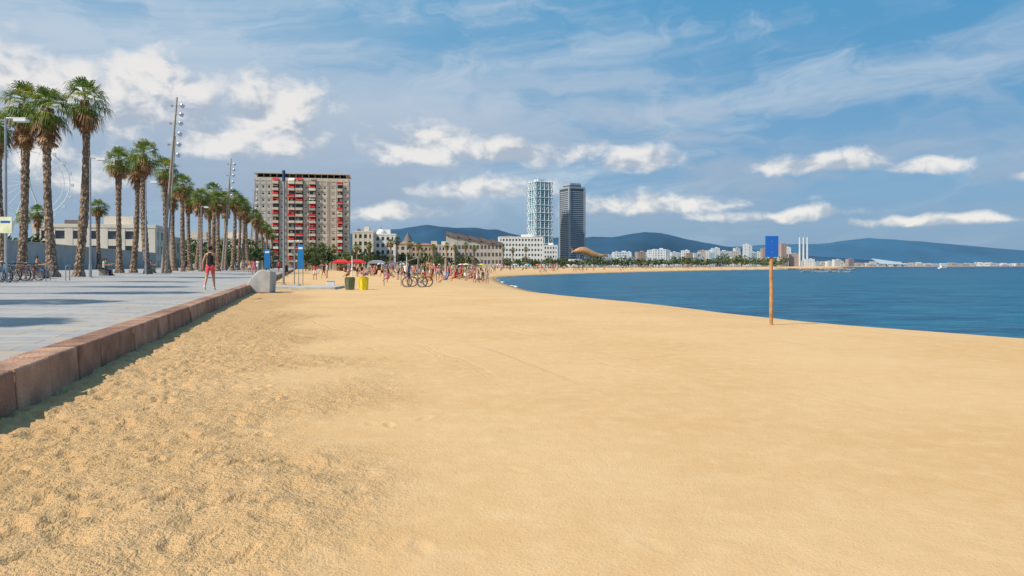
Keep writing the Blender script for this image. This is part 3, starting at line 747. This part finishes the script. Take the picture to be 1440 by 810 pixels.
# ---------------------------------------------------------------- sign on wooden post
M_wood=mat('wood_post',(0.46,0.25,0.11),.8,.3,6,.5,30); M_blue=mat('blue_sign_paint',(0.010,0.11,0.48),.45,.06,3)
M_bluel=mat('blue_panel',(0.02,0.17,0.42),.4,.06,2)
s=MB(); N=10
for i in range(N):
    z0=-.3+i*.2*1.2; s.cyl((.004*math.sin(i*1.7),0,z0),(.004*math.sin((i+1)*1.7),0,z0+.24),.043,.043,M_wood,12,cap=(i in(0,N-1)))
s.box((-0.0,-.055,1.86),(.30,.02,.50),M_blue); s.box((0,-.04,1.98),(.24,.02,.04),M_steel); s.box((0,-.04,1.72),(.24,.02,.04),M_steel)
for zz in(1.98,1.72): s.cyl((0,-.07,zz),(0,-.06,zz),.010,.010,M_steel,8)
s.obj('blue_beach_sign',(WX(1084.5,16.9),16.9,0),-.08)
# pole and blue info panels
s=MB(); s.cyl((0,0,0),(0,0,8.3),.085,.07,M_steel,10); s.cyl((0,0,7.7),(0,0,8.5),.12,.12,mat('dark_blue_paint',(.03,.06,.15),.5),10); s.box((0,0,.02),(.35,.35,.04),M_steel); s.obj('shower_mast_pole',(WX(399,53),53,0.02))
def panel(u,d,top,w,h,total):
    s=MB(); s.cyl((-w*.35,0,0),(-w*.35,0,total),.03,.03,M_steel,8); s.cyl((w*.35,0,0),(w*.35,0,total),.03,.03,M_steel,8)
    s.box((0,-.04,total-h/2),(w,.04,h),M_bluel); s.box((0,-.065,total-.25),(w*.7,.01,.14),M_white)
    s.obj('blue_information_sign',(WX(u,d),d,0 if u>400 else .42))
panel(423,50,342,.42,1.7,2.9); panel(376,60,340,.5,1.6,2.4)
s=MB(); s.cyl((0,0,0),(0,0,3.1),.04,.04,M_steel,8); s.cyl((0,0,3.1),(.3,0,3.15),.02,.02,M_steel,6); s.cyl((.28,0,3.15),(.28,0,3.08),.05,.08,M_steel,8); s.box((0,0,.05),(.7,.7,.1),M_conc); s.obj('beach_shower',(WX(414,49),49,0.02))
# concrete wedge block
s=MB(); pr=[(-.72,0),(.55,0),(.60,.95),(.55,1.14),(.1,1.20),(-.12,1.10),(-.58,.55)]
n=len(pr); vs=[(p[0],-.7,p[1]) for p in pr]+[(p[0]*.95,.7,p[1]*.96) for p in pr]
s.add(vs,[tuple(range(n)),tuple(range(n,2*n))[::-1]]+[(i,n+i,n+(i+1)%n,(i+1)%n) for i in range(n)],M_conc); s.obj('concrete_block_seat',(WX(369,37.5),37.5,0.0),.1,bevel=.05)
# bins
M_dark=mat('dark_plastic',(0.03,0.03,0.03),.6,.2,5); M_bgr=mat('grey_green_bin',(0.13,0.16,0.10),.6,.15,5); M_bye=mat('yellow_bin_plastic',(0.75,0.62,0.03),.5,.1,5)
def bin_(u,d,mt,nm):
    s=MB(); s.cyl((0,0,0),(0,0,.70),.24,.29,mt,16); s.cyl((0,0,.68),(0,0,.74),.31,.31,mt,16); s.cyl((0,0,.745),(0,0,.76),.25,.25,M_dark,16); 
    for q in range(8): a=q*.785; s.cyl((.27*math.cos(a),.27*math.sin(a),.05),(.3*math.cos(a),.3*math.sin(a),.66),.012,.012,mt,5)
    s.obj(nm,(WX(u,d),d,-.02))
bin_(492,42,M_bgr,'litter_bin'); bin_(511,42,M_bye,'litter_bin')
s=MB(); s.box((0,0,.2),(.5,.4,.4),M_white); s.box((0,0,.42),(.54,.44,.05),M_conc); s.obj('white_cool_box',(WX(465,46),46,0),.2,bevel=.02)
# ---------------------------------------------------------------- bicycles
M_tyre=mat('tyre_rubber',(0.02,0.02,0.02),.8,.2,8)
def bike(x,y,z,rz,mt,lean=.1):
    s=MB()
    for cy in(-.52,.52):
        s.ring((0,cy,.34),.32,.022,M_tyre,'x',22,6); s.ring((0,cy,.34),.295,.012,M_steel,'x',22,4); s.cyl((-.04,cy,.34),(.04,cy,.34),.025,.025,M_steel,8)
        for i in range(10):
            a=i*math.pi/5; s.cyl((0,cy,.34),(0,cy+.3*math.cos(a),.34+.3*math.sin(a)),.003,.003,M_steel,3)
        s.ring((0,cy,.34),.365,.012,mt,'x',22,4)
    bb=Vector((0,-.08,.3)); seat=Vector((0,-.22,.78)); hd=Vector((0,.36,.80)); hb=Vector((0,.40,.62))
    for a,b_ in((bb,seat),(seat*.97+Vector((0,0,.02)),hd),(bb,hb),(bb,Vector((0,-.52,.34))),(seat-Vector((0,0,.08)),Vector((0,-.52,.34))),(hb,Vector((0,.52,.34)))): s.cyl(a,b_,.018,.018,mt,6)
    s.cyl(hb,hd+Vector((0,-.02,.14)),.018,.018,mt,6); s.cyl(seat,seat+Vector((0,-.03,.12)),.014,.014,M_steel,6)
    s.box((0,-.26,.92),(.13,.26,.05),M_dark); h=hd+Vector((0,-.02,.16))
    s.tube([h+Vector((-.28,-.12,.03)),h+Vector((-.2,0,0)),h,h+Vector((.2,0,0)),h+Vector((.28,-.12,.03))],.014,M_steel)
    s.cyl((-.05,-.08,.3),(-.03,-.08,.3),.09,.09,M_steel,12); s.box((.1,-.08,.14),(.09,.05,.02),M_dark); s.cyl((0,-.08,.3),(.08,-.08,.15),.01,.01,M_steel,4)
    o=s.obj('bicycle',(x,y,z),rz); o.rotation_euler=(0,lean,rz); return o
bc=[mat('bike_paint_blue',(.03,.2,.42),.35),mat('bike_paint_black',(.03,.03,.035),.35),mat('bike_paint_dark',(.05,.06,.07),.35),mat('bike_paint_red',(.4,.04,.03),.35)]
for i,(u,d) in enumerate([(2,34.5),(10,36),(22,37),(33,38),(-12,34),(42,38.5)]):
    x=WX(u,d); bike(x,d,bwz(x,d),1.3+.15*(i%3)-.1,bc[i%4],.08*(1 if i%2 else -1))
bike(WX(583,47),47,0,1.4,bc[1],.1); bike(WX(590,48),48.2,0,1.7,bc[2],-.08)
s=MB()
for i in range(4): s.tube([(i*.9,0,0),(i*.9,0,.75),(i*.9+.05,.35,.85),(i*.9,.7,.75),(i*.9,.7,0)],.025,M_steel)
x=WX(8,36.5); s.obj('bicycle_rack',(x,36.5,bwz(x,36.5)),.3)
s=MB(); s.cyl((0,0,0),(0,0,3.0),.035,.035,M_steel,8); s.box((0,-.05,2.75),(.62,.05,.78),mat('notice_sign_face',(.75,.75,.50),.5)); s.box((0,-.08,2.9),(.45,.012,.1),M_blue); s.obj('notice_sign',(WX(9,34),34,bwz(WX(9,34),34)))
# benches
M_bw=mat('bench_wood',(0.22,0.12,0.07),.7,.2,5)
def bench(u,d,rz):
    s=MB()
    for sx_ in(-.75,0,.75):
        s.box((sx_,0,.22),(.06,.42,.44),M_dsteel); s.box((sx_,.24,.62),(.05,.05,.5),M_dsteel)
    for i in range(4): s.box((0,-.18+i*.12,.455),(1.9,.10,.035),M_bw)
    for i in range(3): s.box((0,.27,.58+i*.13),(1.9,.035,.10),M_bw)
    x=WX(u,d); s.obj('park_bench',(x,d,bwz(x,d)),rz,bevel=.006); return x
bench(58,44,th+1.57); bench(147,57,th+1.57); bench(213,78,th+1.57)
# observation wheel seen over the wall
s=MB(); Rr=9
s.ring((0,0,0),Rr,.12,M_ex,'y',48,5); s.ring((0,0,0),Rr*.86,.09,M_ex,'y',48,5)
for i in range(20):
    a=i*math.pi/10; s.cyl((0,0,0),(Rr*math.cos(a),0,Rr*math.sin(a)),.045,.045,M_ex,4)
    s.box((Rr*1.06*math.cos(a),0,Rr*1.06*math.sin(a)-.4),(.7,.7,.8),M_ex)
for sg in(-1,1): s.cyl((0,0,0),(sg*5,1.5,-16),.25,.25,M_ex,6)
s.obj('ferris_wheel',(WX(40,180),180,WZ(256,180)),.4)
# ---------------------------------------------------------------- people
def human(pose,sub=2,fingers=False,female=False,hair='short'):
    J=[]
    def j(p,r,par,tag): J.append([Vector(p),r,par,tag]); return len(J)-1
    lean=pose.get('lean',0)
    def tz(p):
        p=Vector(p)-Vector((0,0,.93)); return Matrix.Rotation(-lean,3,'X')@p+Vector((0,0,.93))
    sw=.165 if female else .19
    pel=j((0,0,.95),.135 if female else .125,None,'bottom')
    wa_=j(tz((0,0,1.08)),.105 if female else .115,pel,'top' ); ch=j(tz((0,0,1.27)),.125 if female else .14,wa_,'top'); nb=j(tz((0,0,1.42)),.085,ch,'top')
    nk=j(tz((0,.012,1.50)),.05,nb,'skin'); hd=j(tz((0,.025,1.585)),.088,nk,'skin'); ht=j(tz((0,.02,1.665)),.078,hd,'skin')
    ends=[]
    for sg,side in((-1,'L'),(1,'R')):
        sh_=j(tz((sg*sw,0,1.405)),.056,nb,'sleeve')
        aa,eb,ab=pose.get('arm'+side,(0,.3,.15))
        up=Vector((sg*math.sin(ab),math.sin(aa)*math.cos(ab),-math.cos(aa)*math.cos(ab)))
        e=j(J[sh_][0]+up*.285,.041,sh_,'skin')
        fo=Vector((sg*math.sin(ab)*.6,math.sin(aa+eb),-math.cos(aa+eb))).normalized()
        w=j(J[e][0]+fo*.245,.027,e,'skin'); h=j(J[w][0]+fo*.075,.036,w,'skin')
        if fingers: ends.append((J[h][0].copy(),fo,sg))
        else: j(J[h][0]+fo*.075,.02,h,'skin')
        a,kb,ab=pose.get('leg'+side,(0,.05,.04))
        hp=j((sg*.088,0,.89),.098 if female else .092,pel,'bottom')
        t1=Vector((sg*math.sin(ab),math.sin(a),-math.cos(a))).normalized()
        mt_=j(J[hp][0]+t1*.19,.082,hp,'bottom')
        kn=j(J[hp][0]+t1*.41,.056,mt_,'legs'); t2=Vector((sg*math.sin(ab)*.3,math.sin(a-kb),-math.cos(a-kb))).normalized()
        cf=j(J[kn][0]+t2*.14,.054,kn,'legs'); an=j(J[kn][0]+t2*.41,.036,cf,'legs')
        fa=pose.get('foot'+side,0); t3=Vector((0,math.cos(fa),-math.sin(fa)*1.0-.25)).normalized()
        j(J[an][0]+Vector((0,-.045,-.05)),.033,an,'shoe'); ft=j(J[an][0]+t3*.11+Vector((0,0,-.035)),.038,an,'shoe'); j(J[ft][0]+Vector((0,math.cos(fa)*.07,-math.sin(fa)*.07)),.026,ft,'shoe')
    roots=[0]
    for (p,fo,sg) in ends:
        lat_=Vector((0,1,0)) if abs(fo.y)<.8 else Vector((0,0,1)); lat_=(lat_-fo*lat_.dot(fo)).normalized(); inn=Vector((-sg,0,0))
        for q,(o,L) in enumerate(((-.027,.062),(-.009,.075),(.009,.08),(.026,.072))):
            a0=j(p+lat_*o-fo*.01,.010,None,'skin'); roots.append(a0); a1=j(p+lat_*o*1.15+fo*L*.55+inn*.006,.009,a0,'skin'); j(J[a1][0]+fo*L*.4+inn*.022,.007,a1,'skin')
        a0=j(p+lat_*.02-fo*.035,.012,None,'skin'); roots.append(a0); a1=j(J[a0][0]+lat_*.03+fo*.03,.010,a0,'skin'); j(J[a1][0]+lat_*.008+fo*.03+inn*.01,.008,a1,'skin')
    me=bpy.data.meshes.new('tmp'); me.from_pydata([x[0] for x in J],[(x[2],i) for i,x in enumerate(J) if x[2] is not None],[]); me.update()
    o=bpy.data.objects.new('tmp',me); scene.collection.objects.link(o)
    o.modifiers.new('skin','SKIN')
    sv=me.skin_vertices[0].data
    for i,x in enumerate(J): sv[i].radius=(x[1],x[1]); sv[i].use_root=(i in roots)
    o.modifiers['skin'].use_smooth_shade=True
    if sub: 
        ss_=o.modifiers.new('sub','SUBSURF'); ss_.levels=sub; ss_.render_levels=sub
    dg=bpy.context.evaluated_depsgraph_get(); dg.update(); ev=o.evaluated_get(dg).to_mesh()
    V=[v.co.copy() for v in ev.vertices]; Fc=[tuple(p.vertices) for p in ev.polygons]
    bpy.data.objects.remove(o); 
    segs=[(J[x[2]][0],x[0],x[1],x[3]) for x in J if x[2] is not None]
    tags=[]
    for f in Fc:
        c=sum((V[i] for i in f),Vector())/len(f); best=9;bt='skin'
        for a,b_,r,tg in segs:
            d=b_-a; q=max(0,min(1,(c-a).dot(d)/max(d.length_squared,1e-9))); ds=(c-(a+d*q)).length-r
            if ds<best: best=ds;bt=tg
        tags.append(bt)
    if abs(lean)<.6:
        for v in V:
            if .86<v.z<1.44 and abs(v.x)<.2: 
                k_=min(1,(v.z-.86)/.06,(1.44-v.z)/.04); v.y*=1-.22*k_
    HM=MB()
    hc=tz((0,.0,1.66)); HM.ball(hc,.098,'hair',.92,1.08,1.02,12,8)
    if hair in('long','pony'):
        if hair=='pony':
            pts=[tz((0,-.09,1.70)),tz((0,-.15,1.68)),tz((.01,-.16,1.60)),tz((.02,-.13,1.50))]; rs=[.03,.036,.032,.008]
        else: pts=[tz((0,-.03,1.66)),tz((0,-.06,1.56)),tz((0,-.075,1.47)),tz((0,-.08,1.38))]; rs=[.085,.085,.07,.03]
        for i in range(3): HM.cyl(pts[i],pts[i+1],rs[i],rs[i+1],'hair',8)
    fc=tz((0,.055,1.625)); HM.ball(fc,.078,'skin',.85,.85,1.15,12,8)
    HM.ball(tz((0,.128,1.61)),.013,'skin',.8,1,1.4,6,5)
    for sg in(-1,1): HM.ball(tz((sg*.028,.118,1.635)),.008,'eye',1.3,.6,.7,6,4); HM.ball(tz((sg*.085,.01,1.625)),.018,'skin',.5,.8,1.3,6,5)
    HM.box(tz((0,.119,1.572)),(.036,.012,.008),'lip')
    o_=len(V)
    V+= [Vector(p) for p in HM.v]; Fc+=[tuple(i+o_ for i in f) for f in HM.f]; tags+=[HM.mats[i] for i in HM.m]
    return V,Fc,tags
M_skin=mat('skin',(0.50,0.27,0.17),.55,.08,8); M_skin2=mat('tanned_skin',(0.36,0.18,0.10),.55,.08,8)
M_hair=mat('dark_hair',(0.03,0.018,0.012),.5,.2,20); M_hair2=mat('brown_hair',(0.12,0.06,0.03),.5,.2,20)
M_eye=mat('eye',(.03,.02,.02),.3); M_lip=mat('lips',(.35,.09,.08),.5)
cl={n:mat('cloth_'+n,c,.8,.12,12) for n,c in dict(black=(.015,.015,.018),red=(.55,.05,.06),pink=(.65,.16,.25),white=(.7,.7,.68),blue=(.04,.12,.35),navy=(.02,.03,.08),grey=(.25,.25,.26),orange=(.6,.2,.06),green=(.06,.2,.08),khaki=(.3,.24,.15),yellow=(.65,.5,.08),teal=(.05,.3,.32),coral=(.72,.07,.10)).items()}
def put(s,H_,M,top,bot,legs=None,skin=M_skin,hair=M_hair,shoe=None,sleeve=None):
    V,Fc,tg=H_
    mp={'top':top,'bottom':bot,'legs':legs or skin,'skin':skin,'hair':hair,'eye':M_eye,'lip':M_lip,'shoe':shoe or skin,'sleeve':sleeve or top}
    vs=[M@v for v in V]; o=len(s.v); s.v.extend([tuple(v) for v in vs])
    for f,t_ in zip(Fc,tg): s.f.append([i+o for i in f]); s.m.append(s.mi(mp[t_])); s.sm.append(True)
def minz(H_): return min(v.z for v in H_[0])
def person(H_,x,y,z,yaw,h,**kw):
    s=MB(); k=h/1.75; put(s,H_,Matrix.Identity(4),**kw); o=s.obj('person',(x,y,z-minz(H_)*k),yaw); o.scale=(k,k,k); return o
# walking woman, back to the camera
HW=human(dict(lean=.05,armL=(-.25,.55,.28),armR=(.25,.75,.25),legL=(-.30,.30,.03),legR=(.28,.12,.03),footL=.5,footR=-.05),2,True,True,'pony')
x=WX(295.5,29); o=person(HW,x,29,bwz(x,29),.12,1.80,top=cl['black'],bot=cl['coral'],skin=M_skin,shoe=cl['white'],sleeve=M_skin)
o.name='walking_woman'
PW=[human(dict(armL=(-.3,.3,.12),armR=(.3,.4,.12),legL=(.3,.1,.03),legR=(-.3,.3,.03),footR=.4),1,False,False,'short'),
    human(dict(armL=(.1,.3,.12),armR=(.2,1.6,.2),legL=(0,.05,.1),legR=(.05,.05,.1)),1,False,True,'long'),
    human(dict(armL=(.9,.9,.2),armR=(.7,.9,.2),legL=(1.45,1.35,.1),legR=(1.4,1.3,.12)),1,False,False,'short'),
    human(dict(armL=(.4,.5,.2),armR=(.5,.4,.2),legL=(1.4,.15,.1),legR=(1.9,1.6,.12),lean=-.25),1,False,True,'long')]
P0=[human(dict(armL=(-.3,.3,.12),armR=(.3,.4,.12),legL=(.3,.1,.03),legR=(-.3,.3,.03)),0),
    human(dict(armL=(.1,.3,.12),armR=(.2,1.6,.2),legL=(0,.05,.1),legR=(.05,.05,.1)),0,hair='long',female=True),
    human(dict(armL=(.4,.5,.2),armR=(.5,.4,.2),legL=(1.4,.15,.1),legR=(1.9,1.6,.12),lean=-.25),0)]
for (u,d,yaw,k,a,b_) in [(357,72,.2,1,'pink','pink'),(362,75,.1,0,'white','grey'),(262,92,.2,0,'black','navy'),(333,110,.2,1,'white','blue'),(345,120,3.2,0,'blue','khaki'),(351,90,3.0,1,'orange','white'),(392,100,.1,0,'red','black'),(310,120,.3,1,'yellow','navy')]:
    x=WX(u,d); person(PW[k],x,d,bwz(x,d),yaw,1.72,top=cl[a],bot=cl[b_],skin=random.choice((M_skin,M_skin2)),shoe=cl['white'])
def seated(u,d,a,b_,off=0):
    x=WX(u,d); z=bwz(x,d); yaw=th-1.57
    s=MB(); put(s,PW[2],Matrix.Identity(4),cl[a],cl[b_],legs=cl[b_],shoe=cl['black'])
    o=s.obj('seated_person',(x,d,z+.47-.84),yaw)
seated(146,56.8,'white','navy'); seated(149,58,'green','khaki'); seated(52,43.6,'grey','blue'); seated(212,78,'navy','khaki')
for (u,d,yaw,k,a,b_,sk) in [(575,50,1.2,1,'blue','navy',M_skin),(597,60,2.0,0,'black','red',M_skin2),(612,66,.5,1,'pink','white',M_skin),(570,66,3,0,'white','black',M_skin),(620,72,1,0,'grey','blue',M_skin2),(560,72,2,1,'teal','navy',M_skin),(443,72,0,1,'red','white',M_skin),(455,80,1,0,'navy','khaki',M_skin),(460,82,2,1,'white','pink',M_skin)]:
    x=WX(u,d); person(PW[k],x,d,0.0,yaw,1.7,top=cl[a],bot=cl[b_],skin=sk)
for (u,d,yaw,a) in [(606,54,1,'orange'),(628,58,2,'blue'),(545,60,.5,'pink'),(640,64,1,'red')]:
    person(PW[3],WX(u,d),d,0.02,yaw,1.7,top=cl[a],bot=cl[a])
# crowd
s=MB(); R=random.Random(99); names=[n_ for n_ in cl if n_ not in('coral','orange','yellow')]+['white','black','navy','khaki']
def crowdp(x,y,z,up=.55):
    k=R.choice((0,0,1)) if R.random()<up else 2
    H_=P0[k]; sk=R.choice((M_skin,M_skin,M_skin2)); a=cl[R.choice(names)]; b_=cl[R.choice(names)]
    if R.random()<.35: a=sk
    sc=R.uniform(.9,1.03); put(s,H_,Matrix.Translation((x,y,z-minz(H_)*sc))@Matrix.Rotation(R.uniform(0,6.28),4,'Z')@Matrix.Scale(sc,4),a,b_,skin=sk,hair=R.choice((M_hair,M_hair2)))
for i in range(290):
    y=R.choice((R.uniform(85,140),R.uniform(110,220),R.uniform(150,330)))
    j_=int(np.argmin(abs(dense[:,1]-y))); 
    off=-abs(R.gauss(0,1))*12+7
    p=dense[j_]+nn[j_]*off
    z=-0.16*1.2*np.logaddexp(0,off/1.2)
    crowdp(p[0],p[1],z,.45)
for i in range(210):
    j_=R.randrange(int(len(dense)*.42),len(dense)); off=R.uniform(-40,6); p=dense[j_]+nn[j_]*off; crowdp(p[0],p[1],-0.16*max(0,off),.8)
s.obj('beach_crowd')
def umbrella(x,y,mt,mt2,r=1.1):
    s=MB(); s.cyl((0,0,0),(0,0,2.2),.025,.025,M_steel,6); n=10
    for i in range(n):
        a=2*math.pi*i/n;b_=2*math.pi*(i+1)/n
        s.add([(0,0,2.25),(r*.6*math.cos(a),r*.6*math.sin(a),2.08),(r*.6*math.cos(b_),r*.6*math.sin(b_),2.08),(r*math.cos(a),r*math.sin(a),1.8),(r*math.cos(b_),r*math.sin(b_),1.8)],[(0,1,2),(1,3,4,2)],mt if i%2 else mt2)
    s.obj('beach_umbrella',(x,y,0))
cols=[cl[c] for c in('red','white','blue','green','orange','yellow','teal')]
for i in range(26):
    y=R.uniform(160,360); j_=int(np.argmin(abs(dense[:,1]-y))); p=dense[j_]+nn[j_]*R.uniform(-30,0); c1=R.choice(cols); umbrella(p[0],p[1],c1,R.choice((c1,cl['white'])))
def pav(u,d,w,mt):
    s=MB(); 
    for a in(-w/2,w/2):
        for b_ in(-1.8,1.8): s.cyl((a,b_,0),(a,b_,2.6),.06,.06,M_white,6)
    s.add([(-w/2-.3,-2.2,2.5),(w/2+.3,-2.2,2.5),(w/2+.3,2.2,2.5),(-w/2-.3,2.2,2.5),(-w/4,0,3.3),(w/4,0,3.3),(-w/2-.3,-2.2,2.1),(w/2+.3,-2.2,2.1)],[(0,1,5,4),(1,2,5),(2,3,4,5),(3,0,4),(0,6,7,1)],mt)
    s.box((0,1.0,.55),(w*.7,.6,1.1),M_bw); s.obj('beach_bar_pavilion',(WX(u,d),d,0),.1)
for u,d,w,mt in((480,200,4,M_red),(502,205,4.5,M_red),(530,230,5,cl['grey'])): pav(u,d,w,mt)
def net(u,d,w,h,rz):
    s=MB(); s.cyl((-w/2,0,0),(-w/2,0,h),.05,.05,M_white,8); s.cyl((w/2,0,0),(w/2,0,h),.05,.05,M_white,8)
    for i in range(6): s.cyl((-w/2,0,h-.15*i),(w/2,0,h-.15*i),.008,.008,M_dark,3)
    for i in range(24): q=-w/2+w*i/23; s.cyl((q,0,h-.75),(q,0,h),.006,.006,M_dark,3)
    s.obj('volleyball_net',(WX(u,d),d,0),rz)
net(535,80,8,2.5,.9); net(600,95,8,2.5,1.0)
s=MB()
for q in(0,1.2,2.4): s.cyl((q,0,0),(q,0,1.4+.3*q),.035,.035,M_steel,8)
s.cyl((0,0,1.4),(1.2,0,1.7),.025,.025,M_steel,6); s.cyl((1.2,0,1.6),(2.4,0,2.0),.025,.025,M_steel,6); s.cyl((0,0,.8),(2.4,0,.8),.02,.02,M_steel,6)
s.obj('exercise_bars',(WX(540,50),50,0),.3)
scene.view_settings.view_transform='Standard'; scene.view_settings.look='None'; scene.view_settings.exposure=0
print('objs',len(bpy.data.objects))
